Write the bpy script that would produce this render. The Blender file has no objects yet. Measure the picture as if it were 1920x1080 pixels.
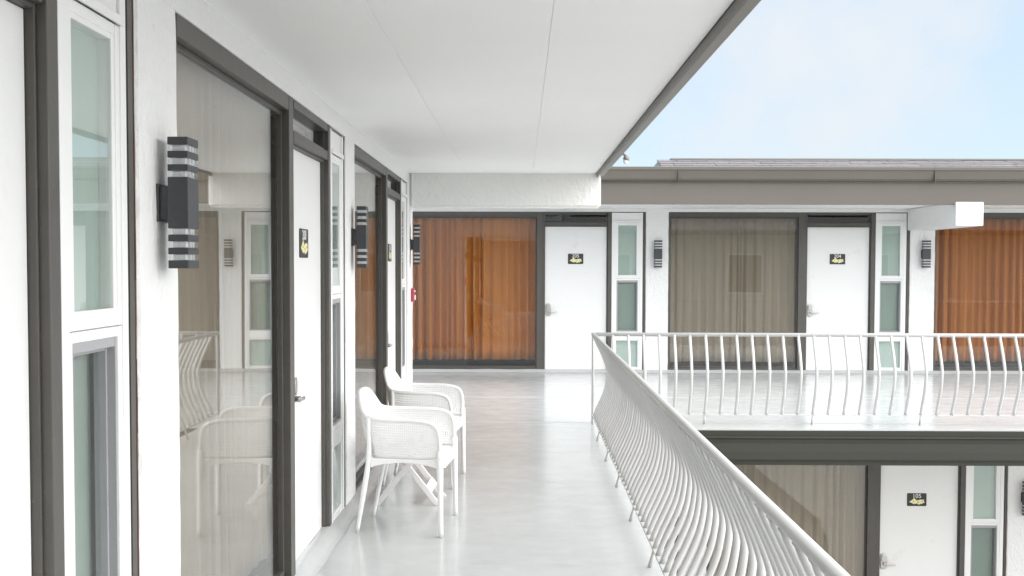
import bpy, bmesh, math, random
from mathutils import Vector, Matrix, noise
R = math.radians
random.seed(7)
scene = bpy.context.scene
COL = scene.collection

# ------------------------------------------------------------------ camera
cam_d = bpy.data.cameras.new('camera')
cam_d.sensor_width = 36.0
cam_d.lens = 2125.66 / 1920 * 36.0
cam_d.shift_y = 46.05 / 1920
cam_d.clip_start = 0.05
cam_d.clip_end = 3000
cam = bpy.data.objects.new('camera', cam_d)
cam.matrix_world = (Matrix.Translation((0, 0, 1.57)) @ Matrix.Rotation(0.0083, 4, 'Z')
                    @ Matrix.Rotation(math.pi / 2 - 0.0402, 4, 'X') @ Matrix.Rotation(0.0025, 4, 'Z'))
COL.objects.link(cam)
scene.camera = cam

# ------------------------------------------------------------------ light
SUN_EL, SUN_AZ = R(50), R(118)          # azimuth clockwise from +Y
world = bpy.data.worlds.new('World')
scene.world = world
world.use_nodes = True
nt = world.node_tree
for n in list(nt.nodes):
    nt.nodes.remove(n)
def wn(t, **kw):
    n = nt.nodes.new(t)
    for k, v in kw.items():
        setattr(n, k, v)
    return n
def wl(a, b):
    nt.links.new(a, b)
wo = wn('ShaderNodeOutputWorld'); bg = wn('ShaderNodeBackground')
bg.inputs['Strength'].default_value = 0.12
sky = wn('ShaderNodeTexSky', sky_type='NISHITA', sun_disc=False, sun_elevation=SUN_EL,
         sun_rotation=SUN_AZ, altitude=50, air_density=1.0, dust_density=0.4, ozone_density=1.0)
tc = wn('ShaderNodeTexCoord')
sep = wn('ShaderNodeSeparateXYZ'); wl(tc.outputs['Generated'], sep.inputs[0])
nz = wn('ShaderNodeTexNoise'); nz.inputs['Scale'].default_value = 9.0; nz.inputs['Detail'].default_value = 7
nz.inputs['Roughness'].default_value = 0.5
cm = wn('ShaderNodeMapping'); cm.inputs['Location'].default_value = (0.35, 0.1, 0.2); wl(tc.outputs['Generated'], cm.inputs[0]); wl(cm.outputs[0], nz.inputs['Vector'])
# soft clouds: a bank to the north-north-east with ragged noise edges
bank = wn('ShaderNodeVectorMath', operation='DOT_PRODUCT'); bank.inputs[1].default_value = Vector((0.245, 0.95, 0.215)).normalized()
wl(tc.outputs['Generated'], bank.inputs[0])
b1 = wn('ShaderNodeMath', operation='MULTIPLY_ADD'); wl(bank.outputs['Value'], b1.inputs[0]); b1.inputs[1].default_value = 75; b1.inputs[2].default_value = -74.42
b2 = wn('ShaderNodeMath', operation='MULTIPLY_ADD'); wl(nz.outputs['Fac'], b2.inputs[0]); b2.inputs[1].default_value = 3.6; wl(b1.outputs[0], b2.inputs[2])
b3 = wn('ShaderNodeMath', operation='SUBTRACT'); wl(b2.outputs[0], b3.inputs[0]); b3.inputs[1].default_value = 1.8
ramp = wn('ShaderNodeMapRange', interpolation_type='SMOOTHSTEP')
ramp.inputs['From Min'].default_value = -0.5; ramp.inputs['From Max'].default_value = 1.0
wl(b3.outputs[0], ramp.inputs['Value'])
# unseen bright cloud, added east, south and overhead to light the left wall
dot = wn('ShaderNodeVectorMath', operation='DOT_PRODUCT'); dot.inputs[1].default_value = (0.72, -0.42, 0.55)
wl(tc.outputs['Generated'], dot.inputs[0])
mr = wn('ShaderNodeMapRange', interpolation_type='SMOOTHSTEP')
mr.inputs['From Min'].default_value = 0.24; mr.inputs['From Max'].default_value = 0.74
wl(dot.outputs['Value'], mr.inputs['Value'])
veil = wn('ShaderNodeMix', data_type='RGBA'); veil.inputs['Factor'].default_value = 0.82     # thin high haze over the blue
wl(sky.outputs[0], veil.inputs['A']); veil.inputs['B'].default_value = (2.75, 3.35, 3.85, 1)
puff = wn('ShaderNodeMix', data_type='RGBA'); wl(ramp.outputs[0], puff.inputs['Factor'])
wl(veil.outputs['Result'], puff.inputs['A']); puff.inputs['B'].default_value = (3.4, 3.64, 3.9, 1)
sm = wn('ShaderNodeMix', data_type='RGBA')
wl(mr.outputs[0], sm.inputs['Factor']); wl(puff.outputs['Result'], sm.inputs['A']); sm.inputs['B'].default_value = (18.0, 17.9, 17.9, 1)
wl(sm.outputs['Result'], bg.inputs['Color']); wl(bg.outputs[0], wo.inputs[0])

sun_d = bpy.data.lights.new('sun', 'SUN')
sun_d.energy = 0.6; sun_d.angle = R(45); sun_d.color = (1.0, 0.985, 0.96)
sun = bpy.data.objects.new('sun', sun_d)
sdir = Vector((math.sin(SUN_AZ) * math.cos(SUN_EL), math.cos(SUN_AZ) * math.cos(SUN_EL), math.sin(SUN_EL)))
sun.rotation_euler = sdir.to_track_quat('Z', 'Y').to_euler()
COL.objects.link(sun)

scene.view_settings.view_transform = 'Standard'
scene.view_settings.look = 'None'
scene.view_settings.gamma = 1
scene.view_settings.exposure = 1.02
scene.cycles.max_bounces = 12
scene.cycles.transparent_max_bounces = 24
scene.cycles.caustics_reflective = False
scene.cycles.caustics_refractive = False

# ------------------------------------------------------------------ materials
MATS = {}
class NT:
    def __init__(s, name):
        m = bpy.data.materials.new(name); m.use_nodes = True
        s.m = m; s.t = m.node_tree; s.t.nodes.clear()
        s.out = s.n('ShaderNodeOutputMaterial')
    def n(s, t, **kw):
        nd = s.t.nodes.new(t)
        for k, v in kw.items():
            if k[0] == '_':
                nd.inputs[k[1:].replace('_', ' ')].default_value = v
            else:
                setattr(nd, k, v)
        return nd
    def l(s, a, b):
        s.t.links.new(a, b)

def noise_of(b, scale, detail=5, rough=0.55, stretch=(1, 1, 1), coord='Object'):
    tc = b.n('ShaderNodeTexCoord'); mp = b.n('ShaderNodeMapping')
    mp.inputs['Scale'].default_value = stretch
    b.l(tc.outputs[coord], mp.inputs[0])
    z = b.n('ShaderNodeTexNoise', _Scale=scale, _Detail=detail, _Roughness=rough)
    b.l(mp.outputs[0], z.inputs['Vector'])
    return z.outputs['Fac']

def mat(name, col, rough=0.5, var=0.06, vscale=6, bump=0.0, bscale=40, metal=0.0, rvar=0.0, bdist=0.004,
        stretch=(1, 1, 1), speck=None, spec=0.5, coat=0.0, strokes=0.0):
    if name in MATS:
        return MATS[name]
    b = NT(name)
    p = b.n('ShaderNodeBsdfPrincipled', _Roughness=rough, _Metallic=metal)
    p.inputs['Specular IOR Level'].default_value = spec
    p.inputs['Coat Weight'].default_value = coat
    p.inputs['Coat Roughness'].default_value = 0.12
    f = noise_of(b, vscale, stretch=stretch)
    mx = b.n('ShaderNodeMix', data_type='RGBA')
    mx.inputs['A'].default_value = (*[c * (1 - var) for c in col], 1)
    mx.inputs['B'].default_value = (*[min(1, c * (1 + var)) for c in col], 1)
    b.l(f, mx.inputs['Factor'])
    csrc = mx.outputs['Result']
    if speck:
        f2 = noise_of(b, speck[1], 3, 0.6)
        mr = b.n('ShaderNodeMapRange', _From_Min=speck[2], _From_Max=speck[2] + 0.06)
        b.l(f2, mr.inputs['Value'])
        m2 = b.n('ShaderNodeMix', data_type='RGBA'); m2.inputs['B'].default_value = (*speck[0], 1)
        sc = b.n('ShaderNodeMath', operation='MULTIPLY'); sc.inputs[1].default_value = speck[3]
        b.l(mr.outputs[0], sc.inputs[0]); b.l(sc.outputs[0], m2.inputs['Factor']); b.l(csrc, m2.inputs['A'])
        csrc = m2.outputs['Result']
    b.l(csrc, p.inputs['Base Color'])
    if rvar:
        f3 = noise_of(b, vscale * 1.7, 6, 0.6, stretch)
        mr = b.n('ShaderNodeMapRange', _To_Min=max(0.02, rough - rvar), _To_Max=rough + rvar)
        mr.inputs['From Min'].default_value = 0.3; mr.inputs['From Max'].default_value = 0.7
        b.l(f3, mr.inputs['Value']); b.l(mr.outputs[0], p.inputs['Roughness'])
    if bump:
        f4 = noise_of(b, bscale, 6, 0.6, stretch)
        h = f4
        if strokes:
            f5 = noise_of(b, bscale * 0.22, 2, 0.5, (1, 1, 0.6))
            ab = b.n('ShaderNodeMath', operation='PINGPONG'); ab.inputs[1].default_value = 0.09
            b.l(f5, ab.inputs[0])
            mu = b.n('ShaderNodeMath', operation='MULTIPLY_ADD'); mu.inputs[1].default_value = strokes
            b.l(ab.outputs[0], mu.inputs[0]); b.l(f4, mu.inputs[2]); h = mu.outputs[0]
        bp = b.n('ShaderNodeBump', _Strength=bump, _Distance=bdist)
        b.l(h, bp.inputs['Height']); b.l(bp.outputs[0], p.inputs['Normal'])
    b.l(p.outputs[0], b.out.inputs[0])
    MATS[name] = b.m
    return b.m

def glass(name, tint, ior=1.5, wave=0.15, wscale=1.2, rough=0.0):
    if name in MATS:
        return MATS[name]
    b = NT(name)
    tr = b.n('ShaderNodeBsdfTransparent'); tr.inputs[0].default_value = (*tint, 1)
    gl = b.n('ShaderNodeBsdfGlossy', _Roughness=rough); gl.inputs[0].default_value = (1, 1, 1, 1)
    fr = b.n('ShaderNodeFresnel'); fr.inputs['IOR'].default_value = ior
    f = noise_of(b, wscale, 2, 0.4)
    bp = b.n('ShaderNodeBump', _Strength=wave, _Distance=0.004)
    b.l(f, bp.inputs['Height']); b.l(bp.outputs[0], gl.inputs['Normal'])
    geo = b.n('ShaderNodeNewGeometry')
    # the sheet is thin: use the same Fresnel for both of its faces
    mx = b.n('ShaderNodeMixShader')
    nf = b.n('ShaderNodeFresnel'); nf.inputs['IOR'].default_value = 1 / ior
    sel = b.n('ShaderNodeMix', data_type='FLOAT')
    lw = b.n('ShaderNodeVectorMath', operation='DOT_PRODUCT')
    b.l(geo.outputs['Normal'], lw.inputs[0]); b.l(geo.outputs['Incoming'], lw.inputs[1])
    ab = b.n('ShaderNodeMath', operation='ABSOLUTE'); b.l(lw.outputs['Value'], ab.inputs[0])
    om = b.n('ShaderNodeMath', operation='SUBTRACT'); om.inputs[0].default_value = 1; b.l(ab.outputs[0], om.inputs[1])
    pw = b.n('ShaderNodeMath', operation='POWER'); b.l(om.outputs[0], pw.inputs[0]); pw.inputs[1].default_value = 5
    r0 = ((ior - 1) / (ior + 1)) ** 2
    ma = b.n('ShaderNodeMath', operation='MULTIPLY_ADD'); b.l(pw.outputs[0], ma.inputs[0])
    ma.inputs[1].default_value = 1 - r0; ma.inputs[2].default_value = r0
    b.l(ma.outputs[0], mx.inputs[0]); b.l(tr.outputs[0], mx.inputs[1]); b.l(gl.outputs[0], mx.inputs[2])
    b.l(mx.outputs[0], b.out.inputs[0])
    MATS[name] = b.m
    return b.m

def floor_mat():
    b = NT('glossy grey deck paint')
    p = b.n('ShaderNodeBsdfPrincipled')
    p.inputs['Specular IOR Level'].default_value = 0.42
    big = noise_of(b, 0.9, 6, 0.6); fine = noise_of(b, 5, 6, 0.65, (0.9, 1.2, 1))
    add = b.n('ShaderNodeMath', operation='MULTIPLY_ADD'); add.inputs[1].default_value = 0.5
    b.l(fine, add.inputs[0]); b.l(big, add.inputs[2])
    cr = b.n('ShaderNodeValToRGB')
    cr.color_ramp.elements[0].position = 0.5; cr.color_ramp.elements[0].color = (0.445, 0.458, 0.456, 1)
    cr.color_ramp.elements[1].position = 1.0; cr.color_ramp.elements[1].color = (0.51, 0.525, 0.522, 1)
    b.l(add.outputs[0], cr.inputs[0])
    # scuffs and faint stains
    st = noise_of(b, 2.2, 9, 0.74, (0.8, 1.2, 1))
    mr = b.n('ShaderNodeMapRange'); mr.inputs['From Min'].default_value = 0.58; mr.inputs['From Max'].default_value = 0.76
    mr.inputs['To Max'].default_value = 0.6
    b.l(st, mr.inputs['Value'])
    mx = b.n('ShaderNodeMix', data_type='RGBA'); mx.inputs['B'].default_value = (0.37, 0.365, 0.345, 1)
    b.l(mr.outputs[0], mx.inputs['Factor']); b.l(cr.outputs[0], mx.inputs['A']); 
    sc = noise_of(b, 11, 9, 0.8, (1.0, 0.45, 1))
    m3 = b.n('ShaderNodeMapRange'); m3.inputs['From Min'].default_value = 0.64; m3.inputs['From Max'].default_value = 0.72; m3.inputs['To Max'].default_value = 0.45
    b.l(sc, m3.inputs['Value'])
    mz = b.n('ShaderNodeMix', data_type='RGBA'); mz.inputs['B'].default_value = (0.29, 0.28, 0.255, 1)
    b.l(m3.outputs[0], mz.inputs['Factor']); b.l(mx.outputs['Result'], mz.inputs['A']); b.l(mz.outputs['Result'], p.inputs['Base Color'])
    rr = b.n('ShaderNodeMapRange'); rr.inputs['From Min'].default_value = 0.3; rr.inputs['From Max'].default_value = 0.75
    rr.inputs['To Min'].default_value = 0.13; rr.inputs['To Max'].default_value = 0.25
    b.l(fine, rr.inputs['Value']); b.l(rr.outputs[0], p.inputs['Roughness'])
    bn = noise_of(b, 8, 5, 0.55, (0.9, 1.2, 1))
    bp = b.n('ShaderNodeBump', _Strength=0.008, _Distance=0.004)
    b.l(bn, bp.inputs['Height']); b.l(bp.outputs[0], p.inputs['Normal'])
    b.l(p.outputs[0], b.out.inputs[0])
    return b.m

STUCCO = mat('white painted stucco', (0.80, 0.80, 0.79), 0.6, 0.02, 3, bump=0.7, bscale=38, bdist=0.012, strokes=3.5)
BEAMST = mat('trowelled white stucco', (0.80, 0.80, 0.78), 0.6, 0.03, 4, bump=0.55, bscale=26, bdist=0.016, strokes=2.5)
CEIL = mat('white ceiling paint', (0.88, 0.88, 0.875), 0.7, 0.03, 1.2, bump=0.08, bscale=30)
DOORW = mat('white door paint', (0.80, 0.80, 0.79), 0.42, 0.015, 2, bump=0.05, bscale=14, speck=((0.62, 0.60, 0.56), 4, 0.64, 0.22))
VINYL = mat('white vinyl', (0.82, 0.82, 0.81), 0.35, 0.02, 5)
BROWN = mat('dark brown frame paint', (0.080, 0.075, 0.066), 0.42, 0.18, 9, bump=0.12, bscale=30, speck=((0.16, 0.14, 0.12), 60, 0.66, 0.5))
RUST = mat('rust brown primer', (0.17, 0.095, 0.07), 0.8, 0.25, 20)
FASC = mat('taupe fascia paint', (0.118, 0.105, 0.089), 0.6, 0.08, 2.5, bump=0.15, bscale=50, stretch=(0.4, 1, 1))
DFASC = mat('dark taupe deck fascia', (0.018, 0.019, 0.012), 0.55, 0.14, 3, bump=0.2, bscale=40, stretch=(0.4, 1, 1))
GUTTER = mat('grey brown gutter', (0.20, 0.19, 0.17), 0.45, 0.1, 5, stretch=(0.4, 1, 1))
SHING = mat('grey shingle', (0.19, 0.18, 0.185), 0.9, 0.25, 9, bump=0.6, bscale=60, bdist=0.01)
ROOF = mat('pale roofing', (0.35, 0.35, 0.35), 0.9, 0.1, 3)
FLOOR = floor_mat()
RAIL = mat('light grey railing paint', (0.51, 0.51, 0.50), 0.4, 0.05, 12, bump=0.1, bscale=90, bdist=0.002, speck=((0.24, 0.22, 0.19), 45, 0.70, 0.35))
PLASTIC = mat('white chair plastic', (0.80, 0.80, 0.79), 0.36, 0.01, 5)
TABLEP = mat('warm white table plastic', (0.78, 0.755, 0.74), 0.45, 0.02, 5)
METAL = mat('satin nickel', (0.55, 0.54, 0.52), 0.28, 0.05, 20, metal=1.0)
LAMPB = mat('charcoal lamp metal', (0.045, 0.046, 0.05), 0.45, 0.15, 30, bump=0.1, bscale=200, bdist=0.001)
LAMPC = mat('ribbed lamp acrylic with painted glints', (0.84, 0.85, 0.85), 0.15, 0.35, 70, bump=0.5, bscale=70, bdist=0.004, stretch=(1, 1, 0.03))  # pale vertical streaks in the colour stand in for glints on the bands
ACRYL = glass('clear lamp acrylic', (0.94, 0.96, 0.96), 1.5, 0.6, 60.0, rough=0.08)
RED = mat('red alarm plastic', (0.46, 0.045, 0.07), 0.4, 0.05, 10)
SIGNB = mat('black sign plastic', (0.028, 0.028, 0.026), 0.4, 0.1, 20)
SIGNW = mat('white sign lettering', (0.75, 0.75, 0.73), 0.5, 0.02)
SIGNY = mat('pale yellow sign graphic', (0.80, 0.76, 0.42), 0.5, 0.10, 60)
SIGND = mat('ochre sign detail', (0.42, 0.36, 0.07), 0.5, 0.05)
ORANGE = mat('orange curtain cloth', (0.45, 0.138, 0.004), 0.8, 0.22, 12, bump=0.15, bscale=160, stretch=(1, 1, 0.12))
TAUPE = mat('taupe curtain cloth', (0.30, 0.245, 0.19), 0.85, 0.10, 9, bump=0.15, bscale=180, stretch=(1, 1, 0.12))
TAUPE_LIT = mat('taupe curtain cloth with light painted in', (0.39, 0.32, 0.245), 0.85, 0.08, 9, bump=0.15, bscale=180, stretch=(1, 1, 0.12))  # taupe lightened to stand in for light and reflections on the lower window
BLIND = mat('pale green grey blind', (0.46, 0.53, 0.495), 0.8, 0.04, 3, bump=0.1, bscale=30)
SCREEN = mat('dim green grey screened blind', (0.25, 0.30, 0.27), 0.8, 0.05, 3)
SCRF = mat('grey screen frame', (0.36, 0.36, 0.37), 0.45, 0.03)
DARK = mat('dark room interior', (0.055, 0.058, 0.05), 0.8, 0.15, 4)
CONC = mat('courtyard concrete', (0.42, 0.415, 0.40), 0.85, 0.12, 1.5, bump=0.2, bscale=25)
SIDING = mat('beige lap siding', (0.62, 0.58, 0.52), 0.6, 0.04, 3)
GLASS = glass('window glass', (0.93, 0.94, 0.93), 1.62, 0.10, 1.0)
GLASSS = glass('screened glass', (0.93, 0.96, 0.945), 1.45, 0.04, 2.0, rough=0.3)
GLASSW = glass('side window glass', (0.955, 0.98, 0.97), 1.6, 0.04, 2.0)

# ------------------------------------------------------------------ helpers
class Fr:
    """wall frame: u runs to the right along a wall seen from outside, n points out of it"""
    def __init__(s, kind, u0=0, n0=0, z0=0):
        s.k, s.u0, s.n0, s.z0 = kind, u0, n0, z0
    def __call__(s, u, n, z):
        if s.k == 'left':
            return Vector((s.n0 + n, s.u0 + u, s.z0 + z))
        if s.k == 'far':
            return Vector((s.u0 + u, s.n0 - n, s.z0 + z))
        return Vector((s.u0 + u, s.n0 + n, s.z0 + z))
W = Fr('world')

def box(bm, F, u0, u1, n0, n1, z0, z1, mi=0, cut=0.0):
    vs = [bm.verts.new(F(u, n, z)) for u in (u0, u1) for n in (n0, n1) for z in (z0, z1)]
    fs = []
    for q in ((0, 1, 3, 2), (4, 6, 7, 5), (0, 4, 5, 1), (2, 3, 7, 6), (0, 2, 6, 4), (1, 5, 7, 3)):
        f = bm.faces.new([vs[i] for i in q]); f.material_index = mi; fs.append(f)
    return fs

def ring_frame(bm, F, u0, u1, z0, z1, w, n0, n1, mi=0, wt=None, wb=None):
    wt = w if wt is None else wt; wb = w if wb is None else wb
    box(bm, F, u0, u0 + w, n0, n1, z0, z1, mi)
    box(bm, F, u1 - w, u1, n0, n1, z0, z1, mi)
    box(bm, F, u0 + w, u1 - w, n0, n1 - 0.0015, z1 - wt, z1, mi)
    box(bm, F, u0 + w, u1 - w, n0, n1 - 0.0015, z0, z0 + wb, mi)

def tube(bm, pts, rad, seg=10, mi=0, cap=True, flat=1.0):
    pts = [Vector(p) for p in pts]
    rs = rad if isinstance(rad, (list, tuple)) else [rad] * len(pts)
    rings = []; up = None
    for i, p in enumerate(pts):
        t = (pts[min(i + 1, len(pts) - 1)] - pts[max(i - 1, 0)]).normalized()
        if up is None:
            up = Vector((0, 0, 1)) if abs(t.z) < 0.9 else Vector((0, 1, 0))
        a = t.cross(up).normalized(); b = a.cross(t).normalized(); up = b
        rings.append([bm.verts.new(p + a * math.cos(2 * math.pi * k / seg) * rs[i] + b * math.sin(2 * math.pi * k / seg) * rs[i] * flat) for k in range(seg)])
    for r0, r1 in zip(rings, rings[1:]):
        for k in range(seg):
            f = bm.faces.new((r0[k], r0[(k + 1) % seg], r1[(k + 1) % seg], r1[k])); f.smooth = True; f.material_index = mi
    if cap:
        for r in (rings[0], rings[-1]):
            f = bm.faces.new(r); f.material_index = mi

def prism(bm, F, prof, u0, u1, mi=0, mats=None):
    """profile of (n, z) points extruded along u"""
    a = [bm.verts.new(F(u0, n, z)) for n, z in prof]; b = [bm.verts.new(F(u1, n, z)) for n, z in prof]
    k = len(prof)
    for i in range(k):
        f = bm.faces.new((a[i], a[(i + 1) % k], b[(i + 1) % k], b[i]))
        f.material_index = mats[i] if mats else mi
    for s in (a, b):
        f = bm.faces.new(s); f.material_index = mi

def poly(bm, pts, h, place, mi=0):
    """flat outline with thickness; place maps (x, y, depth) to a point"""
    a = [bm.verts.new(place(x, y, 0)) for x, y in pts]; b = [bm.verts.new(place(x, y, h)) for x, y in pts]
    k = len(pts)
    for i in range(k):
        bm.faces.new((a[i], a[(i + 1) % k], b[(i + 1) % k], b[i])).material_index = mi
    bm.faces.new(a).material_index = mi; bm.faces.new(b).material_index = mi

def build(name, bm, mats, parent=None, bevel=0.0, recalc=True, smooth=False):
    if recalc:
        bmesh.ops.recalc_face_normals(bm, faces=bm.faces)
    me = bpy.data.meshes.new(name); bm.to_mesh(me); bm.free()
    for m in (mats if isinstance(mats, (list, tuple)) else [mats]):
        me.materials.append(m)
    o = bpy.data.objects.new(name, me); COL.objects.link(o)
    if smooth:
        for p in me.polygons:
            p.use_smooth = True
    if parent:
        o.parent = parent
    if bevel:
        md = o.modifiers.new('edge', 'BEVEL'); md.width = bevel; md.segments = 2; md.limit_method = 'ANGLE'; md.angle_limit = R(40)
        md.use_clamp_overlap = True
    return o

def thing(name, label, cat, loc=(0, 0, 0), rz=0.0, group=None):
    o = bpy.data.objects.new(name, None); COL.objects.link(o)
    o.location = loc; o.rotation_euler = (0, 0, rz); o.empty_display_size = 0.1
    return tag(o, label, cat, group)

def tag(o, label, cat, group=None):
    o['label'] = label; o['category'] = cat
    if group:
        o['group'] = group
    return o

def structure(o):
    o['kind'] = 'structure'; return o

def dup(root, loc, rz, label, name=None):
    r = root.copy(); COL.objects.link(r); r.location = loc; r.rotation_euler = (0, 0, rz); r['label'] = label
    for ch in list(root.children):
        c = ch.copy(); COL.objects.link(c); c.parent = r
        for g in list(ch.children):
            d = g.copy(); COL.objects.link(d); d.parent = c
    return r

def B():
    return bmesh.new()

def lerp(a, b, t): return a + (b - a) * t
def sstep(a, b, x):
    t = max(0, min(1, (x - a) / (b - a))); return t * t * (3 - 2 * t)
def cat(pts, n):
    """smooth resampled curve through points"""
    pts = [Vector(p) for p in pts]; out = []
    for i in range(len(pts) - 1):
        p0 = pts[max(i - 1, 0)]; p1 = pts[i]; p2 = pts[i + 1]; p3 = pts[min(i + 2, len(pts) - 1)]
        for k in range(24):
            t = k / 24
            out.append(0.5 * ((2 * p1) + (p2 - p0) * t + (2 * p0 - 5 * p1 + 4 * p2 - p3) * t * t + (3 * p1 - p0 - 3 * p2 + p3) * t ** 3))
    out.append(pts[-1])
    d = [0]
    for a, b in zip(out, out[1:]): d.append(d[-1] + (b - a).length)
    res = []; j = 0
    for k in range(n):
        s = d[-1] * k / (n - 1)
        while j < len(d) - 2 and d[j + 1] < s: j += 1
        u = 0 if d[j + 1] == d[j] else (s - d[j]) / (d[j + 1] - d[j])
        res.append(out[j].lerp(out[j + 1], u))
    return res

# ------------------------------------------------------------------ key sizes
XL, YF, YLOW = -1.113, 16.86, 13.35        # wall planes: near wing, far wing above, far wing below
ZG = -2.85                                 # courtyard
ZC = 2.495                                 # walkway ceiling
RX, RY = 0.718, 11.31                      # railing corner
WT, DT = 2.39, 2.17                        # top of the window walls, top of the doors

# ------------------------------------------------------------------ ground and walkway
bm = B(); box(bm, W, -400, 400, -400, 400, ZG - 0.4, ZG)
structure(build('ground', bm, CONC))

bm = B()
L = [(XL - 0.12, -6), (0.80, -6), (0.80, 11.0), (13.0, 11.0), (13.0, YF + 0.1), (-7.0, YF + 0.1), (-7.0, 11.6), (XL - 0.12, 11.6)]
vt = [bm.verts.new((x, y, 0)) for x, y in L]; vb = [bm.verts.new((x, y, -0.13)) for x, y in L]
bm.faces.new(vt); bm.faces.new(vb)
for i in range(len(L)):
    j = (i + 1) % len(L); bm.faces.new((vt[i], vt[j], vb[j], vb[i]))
walk = structure(build('walkway', bm, FLOOR))
# coved skirt where the deck paint turns up the walls
bm = B()
FL = Fr('left', 0, XL); FF = Fr('far', 0, YF)
def wob(F, u0, u1, step=0.12, seed=0):
    """skirt with a hand-painted, slightly uneven top edge"""
    n = max(2, int((u1 - u0) / step)); rows = []
    for i in range(n + 1):
        u = u0 + (u1 - u0) * i / n
        w = noise.noise(Vector((u * 3.1, seed, 0))) * 0.008
        rows.append([bm.verts.new(F(u, 0.075 + w, 0.002)), bm.verts.new(F(u, 0.03, 0.012)), bm.verts.new(F(u, 0.006, 0.045 + w)), bm.verts.new(F(u, -0.05, 0.045 + w))])
    for a, b in zip(rows, rows[1:]):
        for k in range(3):
            bm.faces.new((a[k], a[k + 1], b[k + 1], b[k])).smooth = True
wob(FL, -6, 11.57, seed=1); wob(FF, -7, 12, seed=5)
build('floor_skirt', bm, FLOOR, walk)

for y0_, x0_, x1_ in ((13.62, -6, 12), (11.42, -1.2, 9.0)):
    bm = B(); k = int((x1_ - x0_) / 0.25); rows = []
    for i in range(k + 1):
        x = x0_ + (x1_ - x0_) * i / k; w = 0.009 + 0.005 * noise.noise(Vector((x * 1.7, y0_, 0))); dy = 0.012 * noise.noise(Vector((x * 0.6, y0_, 5)))
        rows.append([bm.verts.new((x, y0_ + dy - w, 0.0005)), bm.verts.new((x, y0_ + dy, 0.0035)), bm.verts.new((x, y0_ + dy + w, 0.0005))])
    for a, b in zip(rows, rows[1:]):
        for q in range(2): bm.faces.new((a[q], a[q + 1], b[q + 1], b[q])).smooth = True
    build('floor_joint', bm, FLOOR, walk)

# ------------------------------------------------------------------ wall units
def pillar(bm, F, u0, u1, z0, z1, t=0.25):
    """stuccoed pier with slightly uneven arrises"""
    nz_ = max(2, int((z1 - z0) / 0.05)); rings = []
    for i in range(nz_ + 1):
        z = z0 + (z1 - z0) * i / nz_
        def j(s, a=0.0035):
            p = F(u0, 0, z); return noise.noise(Vector((p.x * 2 + s * 9.3, p.y * 2, z * 9))) * a
        c = 0.008
        pr = [(u0 + j(1), -t), (u0 + j(1), -c + j(2, .002)), (u0 + c + j(1), j(3, .003)), ((u0 + u1) / 2, j(4, .003)), (u1 - c + j(5), j(6, .003)), (u1 + j(5), -c + j(7, .002)), (u1 + j(5), -t)]
        rings.append([bm.verts.new(F(u, n, z)) for u, n in pr])
    k = len(rings[0])
    for a, b in zip(rings, rings[1:]):
        for i in range(k):
            f = bm.faces.new((a[i], a[(i + 1) % k], b[(i + 1) % k], b[i]))
    bm.faces.new(rings[0]); bm.faces.new(rings[-1])

def curtain(F, u0, u1, z0, z1, n, material, label, seed, group, split=None):
    rnd = random.Random(seed); bm = B()
    steps = int((u1 - u0) / 0.012); ph = 0; rows_z = [z0 + (z1 - z0) * i / 14 for i in range(15)]
    prof = []; wl_ = 0.1
    amp = 0.024 if material is not ORANGE else 0.058
    for i in range(steps + 1):
        u = u0 + (u1 - u0) * i / steps
        ph += 2 * math.pi * 0.012 / (0.075 + 0.11 * max(0, 0.5 + 0.9 * noise.noise(Vector((u * 3.3, seed, 0)))))
        a = amp * (0.65 + 0.9 * noise.noise(Vector((u * 1.7, seed + 3, 0))))
        prof.append((u, a * math.sin(ph) + 0.35 * a * math.sin(2.1 * ph + 1)))
    cols = []
    for u, d in prof:
        col = []
        for z in rows_z:
            k = (z1 - z) / (z1 - z0)
            sw = noise.noise(Vector((u * 3, z * 0.8, seed))) * 0.012 * k
            if split and abs(u - split) < 0.03:
                d2 = d - 0.03
            else:
                d2 = d
            col.append(bm.verts.new(F(u + sw, n + d2 * (0.75 + 0.4 * k) + sw, z + (0.012 * noise.noise(Vector((u * 2, seed, 9))) if z == z0 else 0))))
        cols.append(col)
    for a, b in zip(cols, cols[1:]):
        for i in range(len(rows_z) - 1):
            bm.faces.new((a[i], a[i + 1], b[i + 1], b[i])).smooth = True
    o = build('curtain', bm, material, recalc=False)
    md = o.modifiers.new('thickness', 'SOLIDIFY'); md.thickness = 0.003
    return tag(o, label, 'curtain', group)

def lock_plate(F, u, z, n, parent):
    """electronic lever lock: rounded plate, keypad hood and lever"""
    bm = B()
    def cap(cx, cz, w, h, n0, n1, seg=6):
        pts = []
        r = w / 2
        for k in range(seg + 1):
            a = math.pi * k / seg; pts.append((cx + r * math.cos(a), cz + h / 2 - r + r * math.sin(a)))
        for k in range(seg + 1):
            a = math.pi + math.pi * k / seg; pts.append((cx + r * math.cos(a), cz - h / 2 + r + r * math.sin(a)))
        poly(bm, pts, n1 - n0, lambda x, y, d: F(x, n0 + d, y))
    cap(u, z, 0.078, 0.19, n, n + 0.022)
    cap(u, z + 0.035, 0.062, 0.09, n + 0.022, n + 0.04)
    tube(bm, [F(u, n + 0.02, z - 0.03), F(u, n + 0.06, z - 0.03)], 0.017, 12)
    tube(bm, [F(u, n + 0.055, z - 0.03), F(u + 0.03, n + 0.06, z - 0.032), F(u + 0.09, n + 0.058, z - 0.036), F(u + 0.13, n + 0.05, z - 0.034)], [0.012, 0.010, 0.009, 0.008], 10)
    return build('handle', bm, METAL, parent, bevel=0.003)

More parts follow.
